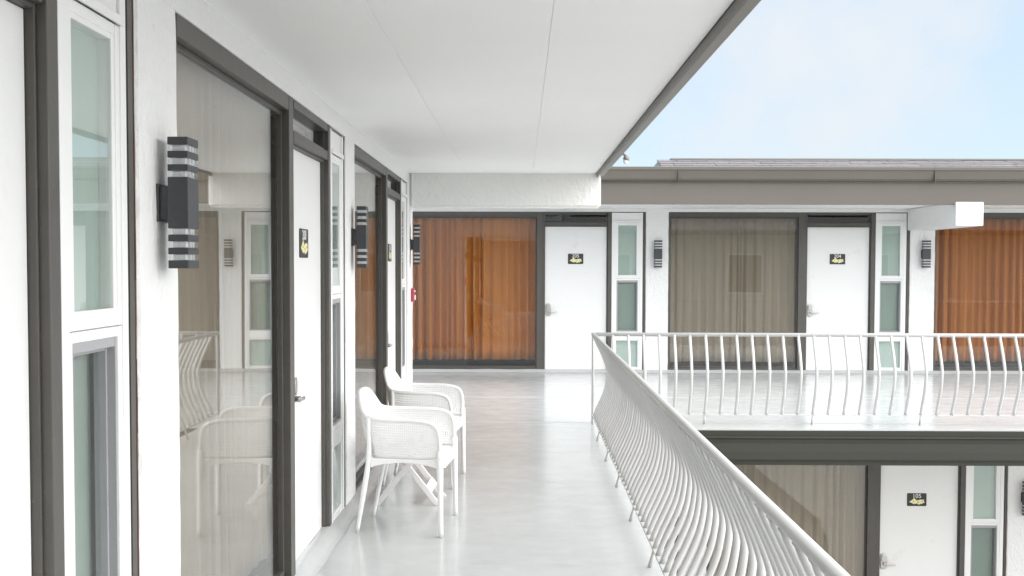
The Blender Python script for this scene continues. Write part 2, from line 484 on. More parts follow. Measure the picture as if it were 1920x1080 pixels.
def unit(F, parent, wL, wR, dL, dR, sL, sR, tR, z0=0.03, see_window=True, transom=True):
    """one room front: window, door with transom, side window; returns the parts' parents"""
    # --- window
    bm = B()
    box(bm, F, wL, wL + 0.022, -0.064, -0.012, z0, WT)                 # left edge
    box(bm, F, wL + 0.022, wR, -0.064, -0.006, WT - 0.072, WT)         # head
    box(bm, F, wL + 0.022, wR, -0.064, -0.010, z0, z0 + 0.035)         # sill
    box(bm, F, wL + 0.022, wL + 0.042, -0.066, -0.040, z0 + 0.035, WT - 0.072)
    box(bm, F, wR - 0.018, wR, -0.066, -0.039, z0 + 0.035, WT - 0.072)
    box(bm, F, wL + 0.042, wR - 0.018, -0.067, -0.041, WT - 0.094, WT - 0.072)
    box(bm, F, wL + 0.042, wR - 0.018, -0.067, -0.036, z0 + 0.035, z0 + 0.062)
    win = build('window', bm, BROWN, parent, bevel=0.003)
    bm = B()
    box(bm, F, wL + 0.040, wR - 0.016, -0.055, -0.050, z0 + 0.06, WT - 0.092)
    build('pane', bm, GLASS, win)
    # --- door frame, door, transom
    bm = B()
    box(bm, F, wR, dL - 0.034, -0.064, -0.004, z0, WT)                  # mullion post
    box(bm, F, dL - 0.034, dL, -0.0645, -0.018, z0, WT)
    box(bm, F, dR, dR + 0.012, -0.14, -0.030, z0, WT)
    box(bm, F, dR + 0.012, sL, -0.14, -0.005, z0, WT)
    box(bm, F, dL, dR, -0.14, -0.008, DT + 0.014, DT + 0.066)          # rail over the door
    box(bm, F, dL, dR, -0.14, -0.007, WT - 0.042, WT)                  # head
    box(bm, F, dL, dR, -0.11, -0.030, DT + 0.066, DT + 0.082)
    box(bm, F, dL, dR, -0.11, -0.030, DT + 0.001, DT + 0.014)
    dfr = build('door_frame', bm, BROWN, parent, bevel=0.003)
    bm = B(); box(bm, F, dL + 0.003, dR - 0.003, -0.095, -0.052, z0 + 0.012, DT)
    door = build('door', bm, DOORW, parent, bevel=0.003)
    lock_plate(F, dL + 0.055, z0 + 0.905, -0.052, door)
    bm = B(); box(bm, F, dL, dR, -0.055, -0.050, DT + 0.08, WT - 0.04)
    build('transom_pane', bm, GLASS, dfr)
    # --- side window
    w = sR - sL; S = lambda a: sL + a * w / 0.46
    bm = B()
    box(bm, F, S(0), S(0.046), -0.07, -0.004, z0, WT - 0.012)
    box(bm, F, S(0.418), S(0.46), -0.07, -0.004, z0, WT - 0.012)
    box(bm, F, S(0.046), S(0.418), -0.07, -0.014, 2.252, WT - 0.012)
    box(bm, F, S(0.046), S(0.418), -0.07, -0.010, 0.505, 0.585)
    box(bm, F, S(0.046), S(0.418), -0.07, -0.010, z0, z0 + 0.026)
    box(bm, F, S(0.03), S(0.43), -0.004, 0.006, 2.236, 2.262)           # drip cap over the sash
    sw = build('side_window', bm, VINYL, parent, bevel=0.003)
    bm = B(); ring_frame(bm, F, S(0.046), S(0.418), 1.405, 2.236, 0.030 * w / 0.46, -0.06, -0.008)
    ring_frame(bm, F, S(0.075), S(0.390), 1.432, 2.212, 0.022 * w / 0.46, -0.062, -0.012)
    ring_frame(bm, F, S(0.046), S(0.418), 0.585, 1.403, 0.028 * w / 0.46, -0.07, -0.009)
    ring_frame(bm, F, S(0.046), S(0.418), z0 + 0.028, 0.503, 0.026 * w / 0.46, -0.06, -0.012)
    build('sash', bm, VINYL, sw, bevel=0.003)
    bm = B(); ring_frame(bm, F, S(0.074), S(0.390), 0.613, 1.375, 0.013, -0.070, -0.013, wt=0.028)
    ring_frame(bm, F, S(0.087), S(0.377), 0.627, 1.346, 0.010, -0.072, -0.036)
    build('screen_frame', bm, SCRF, sw, bevel=0.002)
    for (a, b_, z_a, z_b, nn) in ((0.095, 0.370, 1.452, 2.192, -0.018), (0.086, 0.378, 0.626, 1.348, -0.056), (0.068, 0.396, z0 + 0.05, 0.482, -0.022)):
        bm = B(); box(bm, F, S(a), S(b_), nn - 0.004, nn, z_a, z_b); build('pane', bm, GLASSS if z_a == 0.626 else GLASSW, sw)
    bm = B()
    box(bm, F, S(0.07), S(0.40), -0.058, -0.050, 1.43, 2.22, 0)
    box(bm, F, S(0.076), S(0.388), -0.10, -0.09, 0.60, 1.38, 1)
    box(bm, F, S(0.06), S(0.40), -0.058, -0.050, z0 + 0.04, 0.495, 0)
    build('blind', bm, [BLIND, SCREEN], sw)
    # --- trim right of it
    bm = B(); box(bm, F, sR, tR, -0.12, -0.014, z0, WT); box(bm, F, sL, sR, -0.10, -0.011, WT - 0.012, WT)
    box(bm, F, sR + 0.012, tR - 0.03, -0.05, -0.004, z0, WT - 0.03)
    zz = z0                                              # ragged rust-brown paint line beside the pier
    while zz < WT - 0.02:
        h = 0.10 + 0.16 * abs(noise.noise(Vector((zz * 7, sL, 0)))); wd = 0.003 + 0.006 * abs(noise.noise(Vector((zz * 11, sL, 4))))
        box(bm, F, tR - wd, tR + 0.002, -0.03, -0.009 + 0.002 * noise.noise(Vector((zz * 5, 0, 1))), zz, min(zz + h, WT), 1); zz += h
    build('trim', bm, [BROWN, RUST], parent)

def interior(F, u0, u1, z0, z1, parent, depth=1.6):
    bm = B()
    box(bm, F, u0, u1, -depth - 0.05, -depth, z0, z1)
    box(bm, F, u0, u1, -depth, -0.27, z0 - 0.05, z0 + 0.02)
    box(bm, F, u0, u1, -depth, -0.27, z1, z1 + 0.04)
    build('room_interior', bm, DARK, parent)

# ------------------------------------------------------------------ near wing (left)
near = thing('motel_wing', 'near white motel wing along the left with brown framed room fronts and overhanging ceiling', 'building', (XL, 3.6, 0))
near_inv = Matrix.Translation((-XL, -3.6, 0))
def fix(parent):                                   # parts were built in world coordinates: keep them in place
    bpy.context.view_layer.update()
    for ch in parent.children:
        ch.matrix_parent_inverse = parent.matrix_world.inverted()
lay = dict(w=(0.0, 1.79), d=(1.925, 2.895), s=(2.972, 3.44), t=3.52, P=3.9)
Y0 = 3.674
bm = B()
for k in (-2, -1, 0, 1):
    F = Fr('left', Y0 + k * 3.9, XL)
    e = 3.9 if k < 1 else 11.57 - (Y0 + 3.9)
    pillar(bm, F, 3.52, e, 0, WT)
box(bm, Fr('left', 0, XL), Y0 - 7.8, 11.57, -0.25, 0.0, WT, 2.9)
box(bm, W, -8, XL - 0.25, 11.35, 11.57, 0, 2.9)                       # end wall
box(bm, W, -8, XL - 0.25, -4.2, -4.0, 0, 2.9)
build('wall', bm, STUCCO, near)
for k in (-1, 0, 1):
    F = Fr('left', Y0 + k * 3.9, XL)
    unit(F, near, *lay['w'], *lay['d'], *lay['s'], lay['t'])
interior(Fr('left', 0, XL), -4, 11.3, 0, 2.45, near)
# ceiling boards with open joints
bm = B()
for a, b_ in ((XL, -0.547), (-0.543, 0.107), (0.111, 0.734)):
    box(bm, W, a, b_, -6, 11.27, ZC, ZC + 0.012)
box(bm, W, XL, 0.734, -6, 11.27, ZC + 0.004, ZC + 0.03)
build('ceiling', bm, CEIL, near, bevel=0.0015)
bm = B(); box(bm, W, XL, 0.785, 11.265, 11.50, 2.16, 2.60)
bmesh.ops.bevel(bm, geom=list(bm.edges), offset=0.02, segments=3, affect='EDGES')
for _ in range(1):
    bmesh.ops.subdivide_edges(bm, edges=[e for e in bm.edges if e.calc_length() > 0.3], cuts=24, use_grid_fill=True)
for v in bm.verts:
    v.co.z += noise.noise(v.co * 4) * 0.004; v.co.y += noise.noise(v.co * 5 + Vector((3, 3, 3))) * 0.004
build('beam', bm, BEAMST, near)
bm = B(); box(bm, W, 0.737, 0.756, -6, 11.262, 2.462, 2.60)
build('fascia', bm, BROWN, near, bevel=0.003)
bm = B()
FG = Fr('left', 0, 0.757)
prism(bm, FG, [(0, 2.60), (0, 2.478), (0.052, 2.474), (0.068, 2.50), (0.086, 2.56), (0.092, 2.585), (0.092, 2.60), (0.080, 2.60), (0.075, 2.57), (0.05, 2.49), (0.008, 2.49), (0.008, 2.60)], -6, 11.27)
for y in (2.9, 6.2, 9.4):
    box(bm, FG, y, y + 0.022, 0.004, 0.088, 2.578, 2.584)
build('gutter', bm, GUTTER, near)
bm = B(); box(bm, W, -8, 0.74, -6, 11.57, 2.61, 2.74)
build('roof', bm, ROOF, near)
# storey below
bm = B(); box(bm, W, -8, -1.2, -6, 11.55, ZG, -0.14)
build('lower_wall', bm, STUCCO, near)
bm = B()
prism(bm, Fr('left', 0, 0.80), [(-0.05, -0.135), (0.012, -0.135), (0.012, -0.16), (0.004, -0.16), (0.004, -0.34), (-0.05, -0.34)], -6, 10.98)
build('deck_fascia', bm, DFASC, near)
fix(near)

# ------------------------------------------------------------------ far wing
far = thing('motel_wing', 'far two storey motel wing with taupe fascia above white doors 205 and 204', 'building', (4, YF, ZG))
units_up = [(-1.70, 0.225, 0.347, 1.269, 1.339, 1.798, 1.843),
            (2.179, 4.105, 4.240, 5.165, 5.245, 5.700, 5.752),
            (6.122, 8.048, 8.183, 9.108, 9.188, 9.643, 9.695)]
FF = Fr('far', 0, YF)
bm = B()
pillar(bm, FF, -7, -1.70, 0, WT)
pillar(bm, FF, 1.843, 2.179, 0, WT); pillar(bm, FF, 5.752, 6.122, 0, WT); pillar(bm, FF, 9.695, 13, 0, WT)
box(bm, FF, -7, 13, -0.25, 0, WT, 3.0)
build('wall', bm, STUCCO, far)
for u in units_up:
    unit(FF, far, *u)
interior(FF, -4, 12, 0, 2.45, far)
FLo = Fr('far', 0, YLOW, ZG)
units_lo = [(-1.69, 0.235, 0.365, 1.290, 1.365, 1.825, 1.873), (2.205, 4.105, 4.262, 5.190, 5.262, 5.712, 5.755)]
bm = B()
pillar(bm, FLo, -1.2, -1.0, 0, WT) if False else None
pillar(bm, FLo, 1.873, 2.205, 0, WT); pillar(bm, FLo, 5.755, 13, 0, WT); pillar(bm, FLo, -2.2, -1.69, 0, WT)
box(bm, FLo, -2.2, 13, -0.25, 0, WT, 2.71)
build('lower_wall', bm, STUCCO, far)
for u in units_lo:
    unit(FLo, far, *u)
interior(FLo, -2, 12, 0, 2.45, far)
# fascia and gutter of the far roof, at the eave
FE = Fr('far', 0, 15.03)
bm = B()
prism(bm, FE, [(-0.03, 2.40), (0.0, 2.40), (0.0, 2.70), (-0.03, 2.70)], 0.80, 13)
build('fascia', bm, FASC, far, bevel=0.003)
bm = B()
prism(bm, FE, [(0.001, 2.685), (0.012, 2.685), (0.012, 2.705), (0.05, 2.71), (0.072, 2.735), (0.086, 2.79), (0.098, 2.835), (0.112, 2.85), (0.112, 2.885), (0.10, 2.885), (0.10, 2.86), (0.07, 2.80), (0.05, 2.73), (0.001, 2.72)], 0.86, 13)
for x in (2.05, 5.4, 8.8):
    box(bm, FE, x, x + 0.006, 0.012, 0.115, 2.70, 2.886)
build('gutter', bm, FASC, far)
bm = B()
box(bm, W, 0.80, 13, 15.06, YF, 2.44, 2.47)
build('soffit', bm, CEIL, far)
bm = B()
box(bm, W, -7, 13, 15.05, 22, 2.86, 2.90)
build('roof', bm, ROOF, far)
# raised shingled roof at the back
bm = B()
rnd = random.Random(3)
y, z = 19.0, 3.10; course = 0
while z < 3.46:
    y2, z2 = y + 0.20, z + 0.055
    x = 2.42 + (course % 2) * 0.0
    while x < 14:
        w = rnd.uniform(0.22, 0.42)
        if course == 0 and False: pass
        lift = rnd.uniform(0, 0.012)
        v = [(x, y, z + 0.018 + lift), (min(x + w, 14), y, z + 0.018 + lift), (min(x + w, 14), y2 + 0.03, z2 + 0.012), (x, y2 + 0.03, z2 + 0.012),
             (x, y, z - 0.004), (min(x + w, 14), y, z - 0.004), (min(x + w, 14), y2 + 0.03, z2 - 0.004), (x, y2 + 0.03, z2 - 0.004)]
        vv = [bm.verts.new(p) for p in v]
        for q in ((0, 1, 2, 3), (4, 7, 6, 5), (0, 4, 5, 1), (1, 5, 6, 2), (2, 6, 7, 3), (3, 7, 4, 0)):
            bm.faces.new([vv[i] for i in q])
        x += w + 0.006
    y, z = y2, z2; course += 1
ytop, ztop = y, z
build('shingle_roof', bm, SHING, far)
bm = B()
prism(bm, Fr('world'), [(18.9, 2.9), (ytop + 3, 2.9), (ytop + 3, ztop - 0.2), (ytop, ztop - 0.01), (19.0, 3.085), (18.9, 3.06)], 2.44, 14)
build('roof_deck', bm, ROOF, far)
bm = B(); box(bm, W, 2.66, 14, ytop - 0.05, ytop + 0.15, ztop + 0.004, ztop + 0.034)
build('ridge_cap', bm, GUTTER, far, bevel=0.004)
# beam that carries the eave, and deck fascia over the lower storey
for x0_ in (5.705,):
    bm = B(); box(bm, W, x0_, x0_ + 0.365, 14.985, YF - 0.002, 2.125, 2.438)
    build('beam', bm, STUCCO, far, bevel=0.012)
FD = Fr('far', 0, 11.0)
bm = B()
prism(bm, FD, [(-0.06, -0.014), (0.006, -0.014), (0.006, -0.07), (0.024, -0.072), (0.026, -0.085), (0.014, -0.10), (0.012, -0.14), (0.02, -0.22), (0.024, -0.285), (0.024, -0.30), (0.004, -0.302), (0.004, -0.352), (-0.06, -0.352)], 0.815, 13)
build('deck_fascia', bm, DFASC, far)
bm = B(); box(bm, W, -1.2, 13, 11.06, YLOW, -0.30, -0.28)
build('deck_soffit', bm, CEIL, far)
fix(far)

# ------------------------------------------------------------------ curtains
curtain(Fr('left', Y0, XL), 0.02, 1.90, 0.17, 2.38, -0.125, TAUPE, 'taupe curtain behind the large pane left of door 208', 11, None, split=1.2)
curtain(Fr('left', Y0 + 3.9, XL), 0.02, 1.90, 0.17, 2.38, -0.125, TAUPE, 'taupe curtain in the reflecting window past the two white chairs', 12, None)
curtain(FF, -1.66, 0.29, 0.18, 2.38, -0.155, ORANGE, 'orange curtain filling the window left of door 205', 21, None)
curtain(FF, 2.2, 4.17, 0.16, 2.38, -0.125, TAUPE, 'taupe curtain in the upstairs window between doors 205 and 204', 22, None, split=3.25)
curtain(FF, 6.15, 8.1, 0.18, 2.38, -0.155, ORANGE, 'orange brown curtain at the right edge under the white beam end', 23, None)
curtain(FLo, 2.23, 4.18, 0.1, 2.38, -0.125, TAUPE_LIT, 'taupe curtain in the ground floor window beside door 105', 24, None)

# ------------------------------------------------------------------ railings
PROF = [(0.0, 0.890), (0.010, 0.862), (0.038, 0.803), (0.084, 0.704), (0.122, 0.605), (0.137, 0.539), (0.131, 0.462), (0.113, 0.374), (0.074, 0.276), (0.033, 0.188), (0.010, 0.130), (0.0, 0.102)]
def railing(F, label, u0, u1, first, step, mirror, corner_post, foot_every=7, foot0=6, zoff=0.0, post_u=None, group='white bowed bar railings'):
    root = thing('railing', label, 'railing', F(u0, 0, 0), 0, group)
    bm = B(); tube(bm, [F(u0, 0, 0.9), F((u0 + u1) / 2, 0, 0.9), F(u1, 0, 0.9)], 0.0195, 14)
    build('handrail', bm, RAIL, root)
    bm = B(); box(bm, F, min(u0, u1), max(u0, u1), -0.014, 0.014, 0.093, 0.104)
    build('bottom_rail', bm, RAIL, root, bevel=0.002)
    proto = None; n = int((abs(u1 - u0) - first) / step); sg = 1 if u1 > u0 else -1
    for i in range(n + 1):
        u = u0 + sg * (first + i * step)
        if proto is None:
            bm = B()
            tube(bm, [F(0, p.x, p.y) - F(0, 0, 0) for p in cat([(d, z, 0) for d, z in PROF], 26)], 0.0150, 10)
            tube(bm, [F(0, 0.001, 0.893) - F(0, 0, 0), F(0, 0.009, 0.868) - F(0, 0, 0)], [0.020, 0.0135], 8)
            proto = build('baluster', bm, RAIL, root); o = proto
        else:
            o = proto.copy(); COL.objects.link(o); o.parent = root
        p = F(u, 0, 0); o.location = p + Vector((random.uniform(-.0015, .0015), random.uniform(-.0015, .0015), 0))
        if i % foot_every == foot0:
            bm = B(); tube(bm, [F(u, 0.0, 0.098), F(u, -0.028, 0.002)], 0.0105, 8)
            build('foot', bm, RAIL, root)
    if corner_post:
        bm = B(); tube(bm, [F(u0, 0, 0.001), F(u0, 0, 0.905)], 0.0155, 4); tube(bm, [F(u0, 0, 0.90), F(u0, 0, 0.915), F(u0, 0, 0.92)], [0.0195, 0.0195, 0.012], 12)
        build('corner_post', bm, RAIL, root, bevel=0.002)
    bpy.context.view_layer.update()
    for ch in root.children:
        ch.matrix_parent_inverse = root.matrix_world.inverted()
    return root
FR1 = Fr('left', 0, RX); FR2 = Fr('far', 0, RY)
nr = railing(FR1, 'long light grey bowed railing running from the right foreground back to the corner post', RY, -2.0, 0.195, 0.154, False, True)
nr.rotation_euler.z = -0.0031
railing(FR2, 'light grey bowed railing crossing in front of the far rooms above the dark deck edge', RX, 11.5, 0.195, 0.154, False, False, foot0=6)
FR3 = Fr('left', 0, 4.15, ZG); 
railing(Fr('left', 0, 4.15, ZG), 'courtyard railing seen only as a reflection in the ground floor window', 11.2, 2.0, 0.13, 0.15, False, True)

# ------------------------------------------------------------------ wall lamps
def make_lamp(label, loc, rz):
    t = thing('wall_lamp', label, 'wall lamp', loc, rz, 'black up and down wall lamps')
    H = 0.40
    def fz(a): return H / 2 - H * (a - 95) / 885
    x0, x1, hw = 0.036, 0.098, 0.0575                # x out of the wall
    bm = B()
    for a, b_ in ((95, 148), (190, 235), (280, 323), (365, 710), (752, 797), (840, 885), (925, 980)):
        box(bm, W, x0, x1, -hw, hw, fz(b_), fz(a))
    build('lamp_body', bm, LAMPB, t, bevel=0.0015)
    for a, b_ in ((148, 190), (235, 280), (323, 365), (710, 752), (797, 840), (885, 925)):
        bm = B(); box(bm, W, x0 + 0.002, x1 - 0.002, -hw + 0.002, hw - 0.002, fz(b_) + 0.0005, fz(a) - 0.0005)
        box(bm, W, x0 + 0.012, x1 - 0.012, -hw + 0.012, hw - 0.012, fz(b_) + 0.0006, fz(a) - 0.0006, 1)
        for yy in (-0.02, 0.012): box(bm, W, x0 + 0.004, x1 - 0.004, yy, yy + 0.009, fz(b_) + 0.0007, fz(a) - 0.0007, 1)
        build('clear_band', bm, [ACRYL, LAMPC], t)
    bm = B(); box(bm, W, 0.0, 0.008, -0.056, 0.056, -0.058, 0.058); box(bm, W, 0.008, x0, -0.045, 0.045, -0.05, 0.05)
    build('back_plate', bm, LAMPB, t, bevel=0.002)
    return t
lamp = make_lamp('large black banded wall lamp on the nearest white pillar', (XL, 3.508, 1.763), 0)
dup(lamp, (XL, 7.455, 1.763), 0, 'black banded wall lamp on the second pillar behind the white chairs')
dup(lamp, (XL, 11.355, 1.79), 0, 'black banded wall lamp at the end of the near wing before the orange window')
dup(lamp, (2.018, YF, 1.768), -math.pi / 2, 'black banded wall lamp on the pillar between doors 205 and 204')
dup(lamp, (5.970, YF, 1.775), -math.pi / 2, 'black banded wall lamp on the pillar right of door 204, under the white beam')
dup(lamp, (5.965, YLOW, ZG + 1.715), -math.pi / 2, 'black banded wall lamp on the ground floor at the right edge')

# ------------------------------------------------------------------ room signs
def text_mesh(body, size):
    cu = bpy.data.curves.new('digits', 'FONT'); cu.body = body; cu.size = size; cu.extrude = 0.0006; cu.offset = 0.0004; cu.align_x = 'CENTER'; cu.align_y = 'CENTER'
    ob = bpy.data.objects.new('digits', cu); COL.objects.link(ob)
    bpy.context.view_layer.update()
    me = bpy.data.meshes.new_from_object(ob.evaluated_get(bpy.context.evaluated_depsgraph_get()))
    bpy.data.objects.remove(ob); bpy.data.curves.remove(cu)
    return me
def room_sign(number, label, loc, rz):
    """built facing +X in its own space: y to the viewer's left is negative"""
    t = thing('room_sign', label, 'sign', loc, rz, 'black room number signs')
    w, h = 0.230, 0.154
    bm = B(); pts = []
    for cx, cy, a0 in ((w / 2 - .012, h / 2 - .012, 0), (-w / 2 + .012, h / 2 - .012, 90), (-w / 2 + .012, -h / 2 + .012, 180), (w / 2 - .012, -h / 2 + .012, 270)):
        for k in range(5):
            a = R(a0 + 22.5 * k); pts.append((cx + .012 * math.cos(a), cy + .012 * math.sin(a)))
    P = lambda x, y, d: Vector((d, x, y))
    poly(bm, pts, 0.005, P); build('plate', bm, SIGNB, t, bevel=0.001)
    me = text_mesh(number, 0.072); me.materials.append(SIGNW)
    o = bpy.data.objects.new('digits', me); COL.objects.link(o); o.parent = t
    o.location = (0.0058, 0.0, 0.042); o.rotation_euler = (math.pi / 2, 0, math.pi / 2)
    # pale yellow graphic: an arrow tip running into three rosettes
    bm = B()
    arrow = [(-0.090, -0.026), (-0.058, -0.004), (-0.040, 0.010), (-0.036, 0.022), (-0.026, 0.014), (-0.016, 0.006), (-0.010, -0.014), (-0.014, -0.040), (-0.030, -0.052), (-0.042, -0.050), (-0.052, -0.044)]
    poly(bm, arrow, 0.0010, lambda x, y, d: P(x, y, 0.005 + d))
    k0 = 0
    for cx, cy, r in ((-0.024, -0.026, 0.027), (0.018, -0.028, 0.031), (0.060, -0.022, 0.029), (0.040, -0.034, 0.022)):
        pts = [(cx + r * (0.84 + 0.16 * math.cos(5 * a + k0)) * math.cos(a) * 1.15, cy + r * (0.84 + 0.16 * math.cos(5 * a + k0)) * math.sin(a)) for a in [2 * math.pi * i / 40 for i in range(40)]]
        hh = 0.0012 + 0.0002 * k0
        poly(bm, pts, hh, lambda x, y, d: P(x, y, 0.005 + d)); k0 += 1
    for cx, cy, r in ((-0.040, -0.020, 0.007), (0.014, -0.030, 0.009), (0.064, -0.020, 0.008), (-0.006, -0.006, 0.007)):
        pts = [(cx + r * math.cos(a), cy + r * math.sin(a)) for a in [2 * math.pi * i / 14 for i in range(14)]]
        poly(bm, pts, 0.0024, lambda x, y, d: P(x, y, 0.005 + d), 1)
    build('graphic', bm, [SIGNY, SIGND], t)
    return t
room_sign('208', 'black sign reading 208 on the nearest full white door', (XL - 0.052, 6.05, 1.693), 0)
room_sign('206', 'black sign seen nearly edge on, on the door past the white chairs', (XL - 0.052, 6.05 + 3.95, 1.693), 0)
room_sign('205', 'black sign reading 205 on the far white door beside the orange window', (0.805, YF + 0.052, 1.693), -math.pi / 2)
room_sign('204', 'black sign reading 204 on the far upstairs white door', (4.695, YF + 0.052, 1.698), -math.pi / 2)
room_sign('105', 'black sign reading 105 on the ground floor white door', (4.700, YLOW + 0.052, ZG + 1.672), -math.pi / 2)

# ------------------------------------------------------------------ fire alarm and floodlight
t = thing('fire_alarm', 'red fire alarm box at the end of the near wing wall', 'fire alarm', (XL, 11.44, 1.285))
bm = B(); box(bm, W, 0.0, 0.032, -0.055, 0.055, -0.068, 0.068); build('alarm_case', bm, RED, t, bevel=0.004)
bm = B(); box(bm, W, 0.032, 0.042, -0.038, 0.038, -0.05, 0.0); box(bm, W, 0.032, 0.04, -0.045, 0.045, 0.03, 0.045)
build('pull_handle', bm, SIGNW, t, bevel=0.002)
t = thing('floodlight', 'small floodlight with pale bulb hanging from the gutter against the sky', 'floodlight', (0.852, 9.3, 2.475))
bm = B(); tube(bm, [(-0.03, 0, 0.02), (0.0, 0, 0.004), (0.004, 0, -0.008)], 0.010, 10); build('bracket', bm, GUTTER, t)
bm = B(); tube(bm, [(0.006, 0, 0.006), (0.004, 0, -0.004), (-0.001, 0, -0.026), (-0.003, 0, -0.034)], [0.012, 0.024, 0.026, 0.020], 16); build('socket', bm, GUTTER, t)
bm = B(); tube(bm, [(-0.003, 0, -0.034), (-0.004, 0, -0.042), (-0.006, 0, -0.056), (-0.008, 0, -0.066)], [0.018, 0.022, 0.016, 0.004], 16); build('bulb', bm, LAMPC, t)

# ------------------------------------------------------------------ chairs
# rim over one arm from the front leg up, back and round to the middle of the back (left side, +y); then mirrored
RIM = [(0.246, 0.290, 0.50), (0.243, 0.291, 0.575), (0.228, 0.290, 0.632), (0.188, 0.288, 0.662), (0.10, 0.287, 0.675), (0.0, 0.286, 0.677), (-0.09, 0.280, 0.679), (-0.150, 0.267, 0.682),
       (-0.190, 0.246, 0.688), (-0.216, 0.216, 0.706), (-0.242, 0.180, 0.758), (-0.266, 0.112, 0.812), (-0.278, 0.0, 0.824)]
LOW = [(0.244, 0.284, 0.462), (0.240, 0.283, 0.458), (0.222, 0.281, 0.454), (0.18, 0.277, 0.452), (0.09, 0.270, 0.450), (0.0, 0.262, 0.450), (-0.08, 0.252, 0.450), (-0.125, 0.240, 0.450),
       (-0.155, 0.222, 0.450), (-0.178, 0.195, 0.450), (-0.196, 0.150, 0.450), (-0.206, 0.085, 0.450), (-0.208, 0.0, 0.450)]
def full(half):
    m = [(x, -y, z) for x, y, z in half[:-1]]
    return half + m[::-1]
def make_chair(label, loc, rz):
    t = thing('armchair', label, 'chair', loc, rz, 'white perforated plastic armchairs')
    NC, NR = 150, 15
    def paired(half_rim, half_low):
        # resample both by the same knots so that columns stay upright
        r = [Vector(p) for p in full(half_rim)]; l = [Vector(p) for p in full(half_low)]
        seg = [0]
        for a, b in zip(r, r[1:]): seg.append(seg[-1] + (b - a).length)
        def at(P, s):
            j = 0
            while j < len(seg) - 2 and seg[j + 1] < s: j += 1
            u = (s - seg[j]) / (seg[j + 1] - seg[j])
            p0 = P[max(j - 1, 0)]; p1 = P[j]; p2 = P[j + 1]; p3 = P[min(j + 2, len(P) - 1)]
            return 0.5 * ((2 * p1) + (p2 - p0) * u + (2 * p0 - 5 * p1 + 4 * p2 - p3) * u * u + (3 * p1 - p0 - 3 * p2 + p3) * u ** 3)
        return (lambda s: at(r, s)), (lambda s: at(l, s)), seg[-1]
    fr, fl, LN = paired(RIM, LOW)
    def S(c, r):
        """point of the shell, c in 0..NC, r in 0..NR"""
        s = LN * c / NC; v = r / NR
        a, b = fl(s), fr(s)
        p = a.lerp(b, v)
        out = Vector((p.x + 0.0, p.y, 0)); out = out.normalized() if out.length > 1e-4 else Vector((-1, 0, 0))
        return p + out * 0.010 * math.sin(math.pi * v)
    bm = B(); cache = {}
    def V(c, r):
        k = (round(c, 3), round(r, 3))
        if k not in cache: cache[k] = bm.verts.new(S(c, r))
        return cache[k]
    hw, hh = 0.22, 0.21
    for c in range(NC):
        for r in range(NR):
            solid = r in (0, NR - 1) or c < 3 or c >= NC - 3
            sx = 0.0
            if solid:
                bm.faces.new((V(c, r), V(c + 1, r), V(c + 1, r + 1), V(c, r + 1)))
            else:
                o = [V(c, r), V(c + 1, r), V(c + 1, r + 1), V(c, r + 1)]
                cc = c + 0.5; rr = r + 0.5
                i = [V(cc - hw, rr - hh), V(cc + hw, rr - hh), V(cc + hw, rr + hh), V(cc - hw, rr + hh)]
                for k in range(4):
                    bm.faces.new((o[k], o[(k + 1) % 4], i[(k + 1) % 4], i[k]))
    for f in bm.faces: f.smooth = True
    sh = build('backrest', bm, PLASTIC, t, recalc=True)
    md = sh.modifiers.new('thickness', 'SOLIDIFY'); md.thickness = 0.006; md.offset = 0
    # rim: armrests and top edge
    rp = [fr(LN * i / 120) for i in range(121)]
    third = 42
    for a, b in ((0, third), (120 - third, 120)):
        bm = B(); tube(bm, rp[a:b + 1], [0.0125 - 0.001 * abs(i / (b - a) - 0.5) for i in range(b - a + 1)], 12); build('armrest', bm, PLASTIC, t)
    bm = B(); tube(bm, rp[third:120 - third + 1], 0.0125, 12); build('top_rim', bm, PLASTIC, t)
    # legs
    for s in (1, -1):
        bm = B(); tube(bm, cat([(0.246, 0.290 * s, 0.505), (0.247, 0.291 * s, 0.42), (0.250, 0.293 * s, 0.22), (0.254, 0.297 * s, 0.0)], 12), [0.0185 + 0.002 * math.sin(math.pi * min(1, k / 5)) - 0.0045 * k / 11 for k in range(12)], 12)
        build('leg', bm, PLASTIC, t)
        bm = B(); tube(bm, cat([(-0.178, 0.266 * s, 0.686), (-0.178, 0.264 * s, 0.60), (-0.178, 0.257 * s, 0.50), (-0.184, 0.250 * s, 0.42), (-0.210, 0.240 * s, 0.27), (-0.235, 0.231 * s, 0.13), (-0.259, 0.222 * s, 0.0)], 16), [0.0125 + 0.004 * sstep(0, 7, k) - 0.0045 * sstep(8, 15, k) for k in range(16)], 12)
        build('leg', bm, PLASTIC, t)
    # seat: dished rounded slab with a rolled front
    bm = B(); N = 20; top = []; bot = []
    for i in range(N + 1):
        u = i / N; x = lerp(-0.205, 0.272, u)
        half = lerp(0.200, 0.268, sstep(0, 0.75, u)) * (1 - 0.10 * sstep(0.9, 1.0, u))
        rt, rb = [], []
        for j in range(N + 1):
            v = -1 + 2 * j / N
            edge = max(abs(v), abs(2 * u - 1)) ** 6
            z = 0.452 - 0.014 * (1 - v * v) * math.sin(math.pi * min(1, u * 1.05)) - 0.016 * sstep(0.86, 1.0, u) - 0.006 * edge
            rt.append(bm.verts.new((x, v * half, z))); rb.append(bm.verts.new((x - 0.004 * u, v * half * 0.98, z - 0.022 - 0.012 * sstep(0.8, 1, u))))
        top.append(rt); bot.append(rb)
    for i in range(N):
        for j in range(N):
            bm.faces.new((top[i][j], top[i + 1][j], top[i + 1][j + 1], top[i][j + 1])).smooth = True
            bm.faces.new((bot[i][j], bot[i][j + 1], bot[i + 1][j + 1], bot[i + 1][j])).smooth = True
